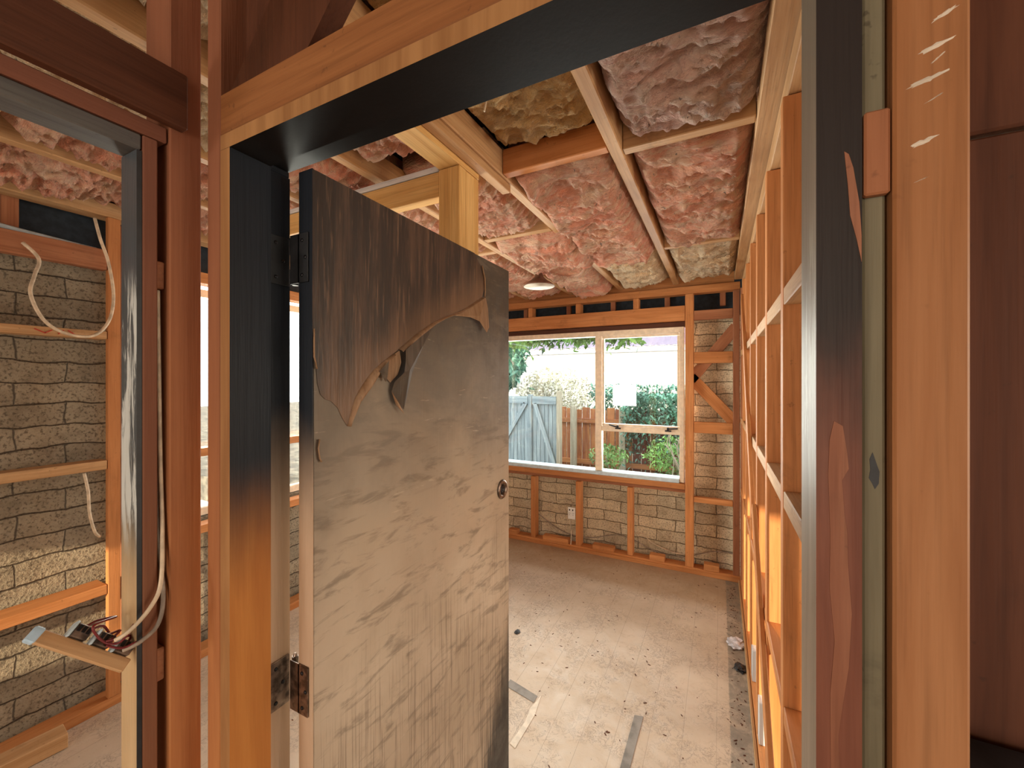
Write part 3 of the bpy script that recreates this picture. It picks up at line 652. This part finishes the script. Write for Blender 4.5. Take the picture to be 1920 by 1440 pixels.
def strip(name, pts, wid, mat, lift=.006, curl=.006):
    """a curled lip of bare veneer following the tear"""
    bm = bmesh.new(); rows = []
    for i, (y, z) in enumerate(pts):
        w_ = wid[i] if isinstance(wid, (list, tuple)) else wid
        a = pts[max(0, i - 1)]; b = pts[min(len(pts) - 1, i + 1)]; tx, tz = b[0] - a[0], b[1] - a[1]; L = math.hypot(tx, tz); nx, nz = tz / L, -tx / L
        row = []
        for k in range(7):
            s = k / 6; th = s * math.pi * .85
            row.append(bm.verts.new((XF + .001 + lift * s + curl * math.sin(th), y + nx * w_ * s, z + nz * w_ * s)))
        rows.append(row)
    for a, b in zip(rows, rows[1:]):
        for k in range(6): bm.faces.new((a[k], a[k + 1], b[k + 1], b[k]))
    bmesh.ops.solidify(bm, geom=list(bm.faces), thickness=.0012)
    return finish(name, bm, mat, D, smooth=True)
strip('torn_lip', outline[12:20] + [(.77, 1.618)], [.004, .006, .010, .014, .018, .020, .016, .010, .004], 'veneer_back')['label'] = 'bare wood lip of the tear'
strip('torn_lip', [(.79, 1.632), (.859, 1.678), (.932, 1.718), (.99, 1.742), (1.06, 1.766), (1.12, 1.797), (1.198, 1.838)], [.010, .010, .006, .003, .004, .006, .008], 'veneer_back', .008)
strip('torn_lip', [(.5475, 1.655), (.5485, 1.63), (.5495, 1.60), (.553, 1.575)], [.004, .006, .007, .002], 'veneer_back', .004)
def flap(pts, mat, lab=None):
    bm = bmesh.new(); A = [bm.verts.new((XF + .001 + l, y, z)) for y, z, l in pts]; c = bm.verts.new((XF + .004 + sum(p[2] for p in pts) / len(pts) * 1.3, sum(p[0] for p in pts) / len(pts), sum(p[1] for p in pts) / len(pts)))
    for i in range(len(A)): bm.faces.new((A[i], A[(i + 1) % len(A)], c))
    bmesh.ops.solidify(bm, geom=list(bm.faces), thickness=.001)
    o = finish('peeling_flap', bm, mat, D)
    if lab: o['label'] = lab
flap([(.935, 1.712, .002), (.80, 1.630, .016), (.800, 1.600, .016), (.790, 1.572, .02), (.762, 1.548, .014), (.757, 1.527, .010), (.775, 1.495, .012), (.80, 1.478, .010), (.840, 1.575, .003), (.89, 1.655, .002)], 'flap', 'long grey triangular flap hanging from the tear')
flap([(.745, 1.603, .004), (.79, 1.628, .004), (.797, 1.598, .004), (.784, 1.567, .004), (.758, 1.547, .004), (.742, 1.560, .004)], 'veneer_back', 'pale bare patch in the tear')
flap([(.715, 1.573, .012), (.742, 1.600, .016), (.740, 1.56, .012), (.736, 1.548, .010)], 'flap')
flap([(1.015, 1.750, .002), (1.12, 1.792, .010), (1.20, 1.836, .014), (1.212, 1.80, .016), (1.213, 1.735, .02), (1.19, 1.715, .024), (1.15, 1.748, .02), (1.105, 1.755, .014)], 'veneer_back', 'curled brown flap at the right end of the tear')
flap([(.757, 1.527, .008), (.762, 1.505, .014), (.782, 1.480, .016), (.800, 1.466, .012), (.775, 1.492, .006)], 'veneer_back')
strip('torn_lip', [(.563, 1.432), (.560, 1.415), (.563, 1.395), (.567, 1.388)], .006, 'veneer_back', .003, .004)
strip('torn_lip', [(1.195, 1.945), (1.213, 1.905), (1.216, 1.862), (1.213, 1.84)], .006, 'veneer_back', .003, .006)
# lock hole with ring
lk = lathe('lock_rose', [(.018, 0), (.034, 0), (.036, .003), (.033, .007), (.024, .008), (.020, .004), (.018, 0.0)], 'steel', D, (XF + .0003, 1.342, 1.147), 40, (0, R(90), 0))
lathe('lock_core', [(.0, .0), (.016, 0), (.0165, .004), (.008, .0055), (.006, .002), (0, .002)], 'darkmetal', lk, (XF + .0004, 1.342, 1.147), 24, (0, R(90), 0))
# hinges
for zc, mt in ((1.80, 'black'), (0.925, 'steel'), (0.22, 'steel')):
    bm = bmesh.new()
    boxbm(bm, .003, .044, .10, Matrix.Translation((-.8118, .533, zc)), .0008)
    boxbm(bm, .030, .003, .10, Matrix.Translation((-.7505, .5432, zc)), .0008)
    boxbm(bm, .030, .003, .10, Matrix.Translation((-.7755, .5432, zc)), .0008)
    o = finish('hinge', bm, mt, D)
    bm = bmesh.new()
    for k in range(5):
        bmesh.ops.create_cone(bm, cap_ends=True, segments=16, radius1=.0062, radius2=.0062, depth=.0185, matrix=Matrix.Translation((-.7935, .556, zc - .04 + .02 * k)))
    bmesh.ops.create_cone(bm, cap_ends=True, segments=16, radius1=.0045, radius2=.002, depth=.006, matrix=Matrix.Translation((-.7935, .556, zc + .053)))
    finish('hinge_knuckle', bm, mt, o)
    for dz in (-.035, .035, 0):
        for (sx, sy, rt) in ((-.8100, .525 if dz else .54, (0, R(90), 0)), (-.752 if dz else -.742, .5414, (R(90), 0, 0))):
            lathe('hinge_screw', [(0, 0), (.004, 0), (.0035, .0012), (0, .0014)], 'darkmetal', o, (sx, sy, zc + dz), 12, rt)

# ================================================================== LOOSE THINGS
# blocks standing on the back wall's bottom plate
for x0, x1, h, lab in ((-1.50, -1.25, .042, 'long orange offcut block below the power socket on the bottom plate'), (-1.02, -.83, .042, 'orange offcut block on the bottom plate left of the middle short stud'),
                       (-.53, -.41, .045, 'short orange offcut block on the bottom plate under the window right end'), (-.115, -.005, .048, 'orange offcut block in the last bay beside the right corner'),
                       (-1.87, -1.775, .04, 'small orange offcut block on the bottom plate half hidden by the door edge')):
    o = beam('wood_block', x0, x1, Y0 - .012, Y0 + .055, .0462, .0462 + h, 'orange'); tag(o, lab, 'wood block', 'offcut blocks on the back bottom plate')
for y, z, lab in ((2.56, .20, 'block farthest along the right wall, window light painted white'), (2.16, .22, 'block in the middle of the right wall, window light painted white'), (1.70, .26, 'block nearest the doorway low on the right wall, window light painted white')):
    o = beam('wood_block', XR + .004, XR + .045, y + .048 - .24, y - .0 + .04 - .14, .0462, z + .0, 'whitewood'); tag(o, lab, 'wood block', 'blocks low on the right wall with window light painted white')  # window light on these blocks is put into their white colour
o = board('wood_block', (-2.53, .40, .0325), (-2.50, .69, .0325), .09, .06, (0, 0, 1), 'tan'); tag(o, 'pale timber offcut lying on the left room floor by the brick', 'wood block')

# pendant lamp
L = thing('pendant_lamp', 'brown cone ceiling lamp hanging below the pink insulation', 'lamp', (-1.145, 2.67, 2.22))
lathe('lamp_shade', [(.016, .085), (.026, .080), (.034, .055), (.060, .030), (.092, .010), (.112, -.010), (.110, -.012), (.088, .006), (.056, .026), (.030, .050), (.020, .074), (.014, .078)], ['lamp'], L, (-1.145, 2.67, 2.235))
lathe('shade_lining', [(.109, -.0125), (.0865, .0045), (.0545, .0245), (.0285, .048), (.001, .05), (.001, .048), (.027, .046), (.053, .022), (.085, .002)], 'lampin', L, (-1.145, 2.67, 2.235))
bulb_ = lathe('bulb', [(.001, -.012), (.014, -.009), (.024, .004), (.026, .016), (.018, .032), (.012, .044), (.001, .045)], 'bulb', L, (-1.145, 2.67, 2.235))
tube('cord', [(-1.145, 2.67, 2.30), (-1.147, 2.672, 2.335), (-1.143, 2.67, 2.37)], .004, 'greycable', L)
lathe('lamp_holder', [(.010, 0), (.018, .002), (.018, .022), (.008, .026), (.004, .03)], 'darkmetal', L, (-1.145, 2.67, 2.302), 16)

# power socket on the back wall and cables
S = thing('power_socket', 'white double power socket dangling beside a short stud under the window', 'socket', (-1.21, 3.60, .34))
fp = beam('faceplate', -1.248, -1.180, Y0 - .020, Y0 - .008, .286, .392, 'white', S, .003)
for dx in (-.018, .016):
    bm = bmesh.new()
    for (a, b, r_) in ((-.006, .008, 25), (.006, .008, -25), (0, -.008, 0)):
        boxbm(bm, .0025, .002, .009, Matrix.Translation((-1.214 + dx + a, Y0 - .0205, .333 + b)) @ Matrix.Rotation(R(r_), 4, 'Y'))
    finish('socket_slots', bm, 'darkmetal', fp)
bm = bmesh.new(); boxbm(bm, .010, .004, .014, Matrix.Translation((-1.23, Y0 - .021, .37)), .001); boxbm(bm, .010, .004, .014, Matrix.Translation((-1.20, Y0 - .021, .37)), .001); finish('rocker_switch', bm, 'darkmetal', fp)
def cable(lab, pts, r=.0045, mat='cable', cat='cable'):
    o = tube(cat if cat == 'string' else 'cable', pts, r, mat); return tag(o, lab, cat)
yb_ = 3.715
cable('pale cable rising to the power socket under the window', [(-1.225, Y0 + .0, .046), (-1.222, Y0 + .004, .15), (-1.228, Y0 + .0, .24), (-1.222, Y0 - .0, .285)], .005)
cable('pale cable running from the socket left along the brick', [(-1.60, yb_, .30), (-1.45, yb_, .37), (-1.32, yb_, .42), (-1.245, yb_ - .03, .40), (-1.22, Y0 + .01, .392)], .004)
cable('dark cable sagging across the brick below the socket', [(-1.60, yb_, .24), (-1.42, yb_, .14), (-1.25, yb_, .09), (-1.05, yb_, .10), (-.85, yb_, .16), (-.70, yb_, .15), (-.50, yb_, .08), (-.28, yb_, .07), (-.05, yb_, .16), (.12, yb_, .17)], .004, 'greycable')
cable('pale cable drooping in the right bay under the window', [(-.66, yb_ - .012, .20), (-.60, yb_ - .012, .21), (-.52, yb_ - .012, .15), (-.36, yb_ - .012, .10), (-.26, yb_ - .012, .10)], .0045)
cable('looped pale cable hanging on the brick in the left room', [(-2.55, .58, 2.12), (-2.53, .62, 2.06), (-2.50, .60, 1.98), (-2.47, .583, 1.90), (-2.47, .620, 1.80), (-2.48, .690, 1.752), (-2.49, .775, 1.755), (-2.50, .83, 1.83), (-2.50, .845, 1.95), (-2.51, .83, 2.10), (-2.53, .81, 2.20), (-2.56, .80, 2.30)], .0065)
cable('short pale cable hanging from the middle nog in the left room', [(-2.56, .765, 1.135), (-2.55, .775, 1.05), (-2.55, .78, .95), (-2.56, .80, .86), (-2.60, .83, .82)], .006)
cable('grey cables bunched down the gap beside the left trimmer stud', [(-.925, .3745, 1.72 - .002), (-.922, .3745, 1.6), (-.915, .3742, 1.4), (-.908, .3742, 1.28), (-.893, .366, 1.19), (-.889, .350, 1.155), (-.893, .325, 1.128), (-.905, .308, 1.115)], .0034)
cable('second grey cable curving out of the stud gap to the switch board', [(-.938, .3745, 1.72 - .003), (-.936, .374, 1.5), (-.926, .3742, 1.27), (-.903, .3735, 1.17), (-.891, .362, 1.12), (-.893, .338, 1.10), (-.905, .318, 1.092)], .0034, 'greycable')
cable('stray fibre string hanging from the amber insulation', [(-.62, 1.04, 2.45), (-.617, 1.045, 2.40), (-.622, 1.04, 2.35)], .003, 'cable', 'string')
cable('loose pale cable in the roof space above the left doorway', [(-1.15, .18, 2.40), (-1.16, .23, 2.37), (-1.12, .28, 2.36), (-1.08, .33, 2.38), (-1.04, .36, 2.42)], .005)
# old silver flashing above the left room's upper board
o = tube('flashing_pipe', [(-2.65, -.6, 2.215), (-2.65, .3, 2.205), (-2.66, .62, 2.19), (-2.67, .84, 2.18)], .012, 'paleblue'); tag(o, 'thin grey metal strip lying on the upper board in the left room', 'metal strip')

# dangling switch strip
def P(y, z, x=-.925): return Vector((x, y, z))
SW = thing('switch_strip', 'dangling timber strip with switch modules and red wires in the left doorway', 'switch', (-.94, .29, 1.10))
a, b = Vector((-.955, .232, 1.150)), Vector((-.905, .322, 1.063))
nrm = Vector((1, .1, .55)).normalized()
board('mounting_strip', a, b, .020, .009, nrm, 'tan', SW, .0015)
d_ = (b - a).normalized(); upv = nrm.cross(d_).normalized(); upv = upv if upv.z > 0 else -upv
board('end_cap', a - d_ * .011, a + d_ * .003, .0225, .013, nrm, 'bluecap', SW, .002)
def frame_mtx(c, sx, sy, sz): 
    return Matrix.Translation(c) @ Matrix((d_, nrm, upv)).transposed().to_4x4()
for f in (.34, .60, .85):
    c = a.lerp(b, f) + upv * .021
    bm = bmesh.new(); boxbm(bm, .024, .018, .020, frame_mtx(c, 1, 1, 1), .0015)
    sm = finish('switch_module', bm, 'steel', SW)
    bm = bmesh.new(); boxbm(bm, .004, .020, .024, frame_mtx(c - d_ * .0142, 1, 1, 1), .001); finish('module_plate', bm, 'paleblue', sm)
    bm = bmesh.new()
    for k in (-1, 0, 1): boxbm(bm, .0045, .003, .009, frame_mtx(c + nrm * .0095 + d_ * .007 * k + upv * .003, 1, 1, 1))
    finish('terminal_slots', bm, 'darkmetal', sm)
q = [a.lerp(b, f) + upv * .030 for f in (.34, .60, .85)]
jn = Vector((-.915, .300, 1.112))
for pts in ([q[0], q[0] + upv * .014 + d_ * .008, q[0] + upv * .028 + d_ * .028, Vector((-.925, .288, 1.145)), Vector((-.922, .292, 1.125)), jn],
            [q[0] + d_ * .01, q[0] + upv * .010 + d_ * .02, q[1] + upv * .004], [q[1], q[1] + upv * .012 + d_ * .012, jn], [q[2], q[2] + upv * .01 - d_ * .004, jn],
            [jn, Vector((-.905, .312, 1.108)), Vector((-.900, .325, 1.120))], [jn + Vector((0, 0, .003)), Vector((-.902, .318, 1.118)), Vector((-.897, .330, 1.133))], [jn - Vector((0, 0, .004)), Vector((-.903, .316, 1.098)), Vector((-.898, .334, 1.100))]):
    tube('wire', pts, .0019, 'redwire', SW)

# debris and patches on the floor
def patch(name, pts, th, mat, lab, cat):
    o = poly_slab(name, pts, 2, .0005, th, mat); return tag(o, lab, cat)
patch('floor_patch', [(-.357, 1.62), (-.322, 1.62), (-.315, 1.955), (-.353, 1.945)], .002, 'grey', 'long narrow grey strip stuck on the floor near the doorway', 'floor strip')
patch('floor_patch', [(-.97, 1.835), (-.80, 1.80), (-.80, 1.845), (-.97, 1.885)], .002, 'grey', 'short grey strip on the floor beside the door edge', 'floor strip')
patch('plaster_line', [(-.80, 1.55), (-.77, 1.54), (-.765, 1.74), (-.785, 1.86), (-.80, 1.76), (-.79, 1.68)], .0015, 'plaster', 'white dried plaster line on the floor by the door', 'plaster residue')
def crumple(lab, x, y, r, mat, sd):
    rr = random.Random(sd); bm = bmesh.new(); bmesh.ops.create_icosphere(bm, subdivisions=3, radius=1)
    for v in bm.verts:
        k = 1 + .45 * noise.noise(v.co * 2.3 + Vector((sd, 0, 0))) + .3 * noise.noise(v.co * 6 + Vector((0, sd, 0)))
        v.co = Vector((v.co.x * r * k, v.co.y * r * 1.3 * k, max(0, v.co.z * r * .35 * k + r * .15)))
    o = finish('debris_scrap', bm, mat, None, (x, y, .001)); return tag(o, lab, 'debris')
crumple('torn grey white scrap of paper by the right wall', .085, 2.74, .045, 'paper', 3)
crumple('dark clump of soot debris below the paper scrap at the right wall', .10, 2.52, .03, 'black', 5)
crumple('small black lump of debris on the floor near the door edge', -1.115, 2.26, .016, 'black', 9)
bm = bmesh.new(); rr = random.Random(11)
for i in range(520):
    if i % 3 == 0: x, y = .085 + rr.gauss(0, .02), rr.uniform(1.3, 3.5)
    else: x, y = rr.uniform(-1.9, .1), rr.uniform(1.0, 3.5)
    s = rr.uniform(.001, .0034)
    bmesh.ops.create_icosphere(bm, subdivisions=1, radius=1, matrix=Matrix.Translation((x, y, s * .4)) @ Matrix.Rotation(rr.uniform(0, 6.28), 4, 'Z') @ Matrix.Diagonal((s * rr.uniform(1, 4), s, s * .5, 1)))
o = finish('floor_grit', bm, 'darkbrown'); tag(o, 'scattered grit and charred crumbs over the floor', 'debris', kind='stuff')

# red marker strokes on the timber
def strokes(name, parent, segs, mat='redmark', r=.002):
    bm = bmesh.new()
    for s in segs:
        for p, q_ in zip(s, s[1:]):
            p, q_ = Vector(p), Vector(q_); d = q_ - p
            mtx = Matrix.Translation((p + q_) / 2) @ d.to_track_quat('Z', 'Y').to_matrix().to_4x4()
            boxbm(bm, r * 2, r * 2, d.length + r, mtx)
    return finish(name, bm, mat, parent)
strokes('red_marking', WL, [[(-2.5795, .72, 1.776), (-2.5795, .74, 1.760), (-2.5795, .725, 1.756)], [(-2.5795, .62, 1.773), (-2.5795, .65, 1.758), (-2.5795, .67, 1.772)], [(-2.5795, .69, 1.758), (-2.5795, .705, 1.775)]])

strokes('red_marking', CE, [[(-.735, .572, 2.3515), (-.715, .566, 2.3515), (-.705, .578, 2.3515), (-.722, .584, 2.3515), (-.706, .590, 2.3515), (-.712, .600, 2.3515), (-.730, .600, 2.3515)]], r=.0012)
# ================================================================== OUTSIDE
G = thing('garden_gate', 'weathered blue grey plank double gate with diagonal braces', 'gate', (-2.9, 6.0, -.08))
def leaf_gate(x0, x1, s):
    n = int((x1 - x0) / .062)
    for k in range(n):
        xx = x0 + (x1 - x0) * k / n
        beam('plank', xx + .003, xx + (x1 - x0) / n - .003, 6.0, 6.02, 0.0 + .02 * ((k * 7) % 3), 1.28, 'gate', G)
    beam('rail', x0, x1, 5.965, 5.998, 1.19, 1.31, 'gate', G)
    beam('rail', x0, x1, 5.965, 5.998, .16, .26, 'gate', G)
    xa, xb = (x1 - .04, x0 + .04) if s < 0 else (x0 + .04, x1 - .04)
    board('diagonal', (xa, 5.98, 1.20), (xb, 5.98, .26), .07, .03, (0, -1, 0), 'gate', G)
leaf_gate(-3.42, -2.76, -1); leaf_gate(-2.68, -2.27, 1)
beam('post', -2.75, -2.69, 5.96, 6.04, -.08, 1.34, 'gate', G); beam('post', -2.26, -2.20, 5.95, 6.05, -.08, 1.40, 'fencepale', G)
F = thing('garden_fence', 'orange and red brown paling fence behind the shrubs', 'fence', (-.5, 7.0, -.08))
x = -2.75; k = 0
while x < 1.6:
    beam('paling', x, x + .135, 7.0, 7.02, -.08, 1.05 + .02 * ((k * 5) % 3), 'fence' if x < -1.4 else 'redboard', F); x += .145; k += 1
beam('rail', -2.75, 1.6, 6.95, 6.998, .82, .9, 'fence', F); beam('rail', -2.75, 1.6, 6.95, 6.998, .1, .18, 'fence', F)
for x in (-2.35, -1.5, .3): beam('post', x, x + .10, 6.87, 6.948, -.08, 1.12, 'fencepale', F)
o = beam('garden_border', -2.1, 1.6, 5.6, 5.65, -.08, .30, 'redboard'); tag(o, 'low red brown border board in front of the fence', 'border')
def leaves(name, n, fn, size, mat, sd, label, cat, parent=None):
    rr = random.Random(sd); bm = bmesh.new()
    for i in range(n):
        c = Vector(fn(rr)); s = size * rr.uniform(.6, 1.3)
        mtx = Matrix.Translation(c) @ Matrix.Rotation(rr.uniform(0, 6.28), 4, 'Z') @ Matrix.Rotation(rr.uniform(-1.3, 1.3), 4, 'X') @ Matrix.Rotation(rr.uniform(-1, 1), 4, 'Y')
        V = [bm.verts.new(mtx @ Vector(p) ) for p in ((0, -s, 0), (s * .45, -.2 * s, .12 * s), (0, s, -.1 * s), (-s * .45, -.2 * s, .12 * s), (0, -.1 * s, -.05 * s))]
        bm.faces.new((V[0], V[1], V[4])); bm.faces.new((V[1], V[2], V[4])); bm.faces.new((V[2], V[3], V[4])); bm.faces.new((V[3], V[0], V[4]))
    o = finish(name, bm, mat, parent)
    return tag(o, label, cat) if label else o
def blob(cx, cy, cz, rx, ry, rz):
    def f(r_):
        while True:
            v = Vector((r_.uniform(-1, 1), r_.uniform(-1, 1), r_.uniform(-1, 1)))
            if v.length <= 1: return (cx + v.x * rx, cy + v.y * ry, cz + v.z * rz)
    return f
H = thing('hedge', 'dense blue green hedge growing over the fence', 'hedge', (-.6, 7.25, -.08))
leaves('foliage', 9000, lambda r_: (r_.uniform(-2.1, 1.6), r_.uniform(7.05, 7.7), min(r_.uniform(.3, 1.55), 1.38 + .10 * math.sin(r_.uniform(0, 6)))), .045, 'leafdark', 1, None, None, H)
leaves('foliage', 6500, lambda r_: (r_.uniform(-1.45, 1.6), r_.uniform(6.75, 6.95), 1.34 - abs(r_.gauss(0, .45))), .04, 'leafdark', 2, None, None, H)
for x in (-1.6, -.8, 0, .8): beam('stem', x, x + .04, 7.3, 7.34, -.08, 1.0, 'twig', H)
T = thing('garden_tree', 'leafy green tree left of the window view above the gate', 'tree', (-4.6, 8.0, -.08))
leaves('foliage', 7000, blob(-4.9, 8.0, 2.3, 1.15, .9, 1.25), .10, 'leafdark', 3, None, None, T)
tube('trunk', [(-4.8, 8.1, -.08), (-4.75, 8.05, .8), (-4.85, 8.0, 1.6), (-4.8, 8, 2.4)], .07, 'twig', T)
S1 = thing('blossom_shrub', 'pale blossom shrub behind the gate', 'shrub', (-3.7, 9.6, -.08))
leaves('foliage', 3500, blob(-3.7, 9.6, 1.25, 1.1, .5, .65), .045, 'leafpale', 4, None, None, S1)
tube('stem', [(-3.7, 9.6, -.08), (-3.72, 9.6, .6), (-3.6, 9.6, 1.2)], .03, 'twig', S1)
V = thing('climbing_vine', 'bright green vine leaves hanging along the top of the window', 'vine', (-1.6, 4.3, 2.1))
leaves('foliage', 1500, lambda r_: (r_.uniform(-2.9, -.72), r_.uniform(4.25, 4.5), 2.09 - abs(r_.gauss(0, .07)) - max(0, -r_.uniform(2.0, 2.6) + 2.0)), .045, 'leaf', 5, None, None, V)
leaves('foliage', 330, lambda r_: (-2.45 + r_.gauss(0, .18), r_.uniform(4.25, 4.5), 1.95 - abs(r_.gauss(0, .16))), .05, 'leafdark', 6, None, None, V)
tube('stem', [(-3.0, 4.4, -.08), (-3.02, 4.38, 1.0), (-2.95, 4.38, 2.12), (-2.2, 4.36, 2.08), (-1.5, 4.4, 2.13), (-.7, 4.37, 2.10)], .012, 'twig', V)
tube('stem', [(-2.4, 4.36, 2.09), (-2.32, 4.36, 1.95), (-2.2, 4.35, 1.75)], .006, 'twig', V)
for i, (cx, cy, cz, r_, n, lab) in enumerate(((-1.5, 6.1, .42, .28, 420, 'low green shrub in front of the fence left of the mullion'), (-.55, 6.2, .48, .42, 900, 'low green shrub in front of the fence in the right pane'))):
    sh = thing('garden_shrub', lab, 'shrub', (cx, cy, -.08))
    leaves('foliage', n, blob(cx, cy, cz, r_ * 1.1, .25, r_ * .7), .035, 'leaf', 20 + i, None, None, sh)
    tube('stem', [(cx, cy, -.08), (cx + .02, cy, .2), (cx - .03, cy, cz)], .012, 'twig', sh)
B = thing('bare_bush', 'tangled pale bare twigs low in the right window pane', 'bush', (-.35, 5.2, -.08))
rr = random.Random(5)
for k in range(16):
    x = -.35 + rr.uniform(-.2, .25); pts = [(x, 5.2 + rr.uniform(-.1, .1), -.08)]
    for j in range(5): p = pts[-1]; pts.append((p[0] + rr.uniform(-.10, .10), p[1] + rr.uniform(-.03, .03), p[2] + rr.uniform(.12, .26)))
    tube('twig', pts, .0055, 'twig', B, 3, 5)
N = thing('neighbour_house', 'bright white walled house beyond the hedge', 'house', (-3, 14, -.08))
beam('wall', -14, 8, 14, 14.3, -.08, 2.55, 'nwall', N); 
beam('gutter', -14.2, 8.2, 13.55, 13.65, 2.60, 2.70, 'nwall', N)
bm = bmesh.new(); n = 240; ra, rb = [], []
for i in range(n + 1):
    x = -14.2 + 22.4 * i / n; dz = .02 * math.sin(i * math.pi / 2)
    ra.append(bm.verts.new((x, 13.5, 2.68 + dz))); rb.append(bm.verts.new((x, 17.5, 4.3 + dz)))
for i in range(n): bm.faces.new((ra[i], ra[i + 1], rb[i + 1], rb[i]))
bmesh.ops.solidify(bm, geom=list(bm.faces), thickness=.02); finish('roof', bm, 'nroof', N)
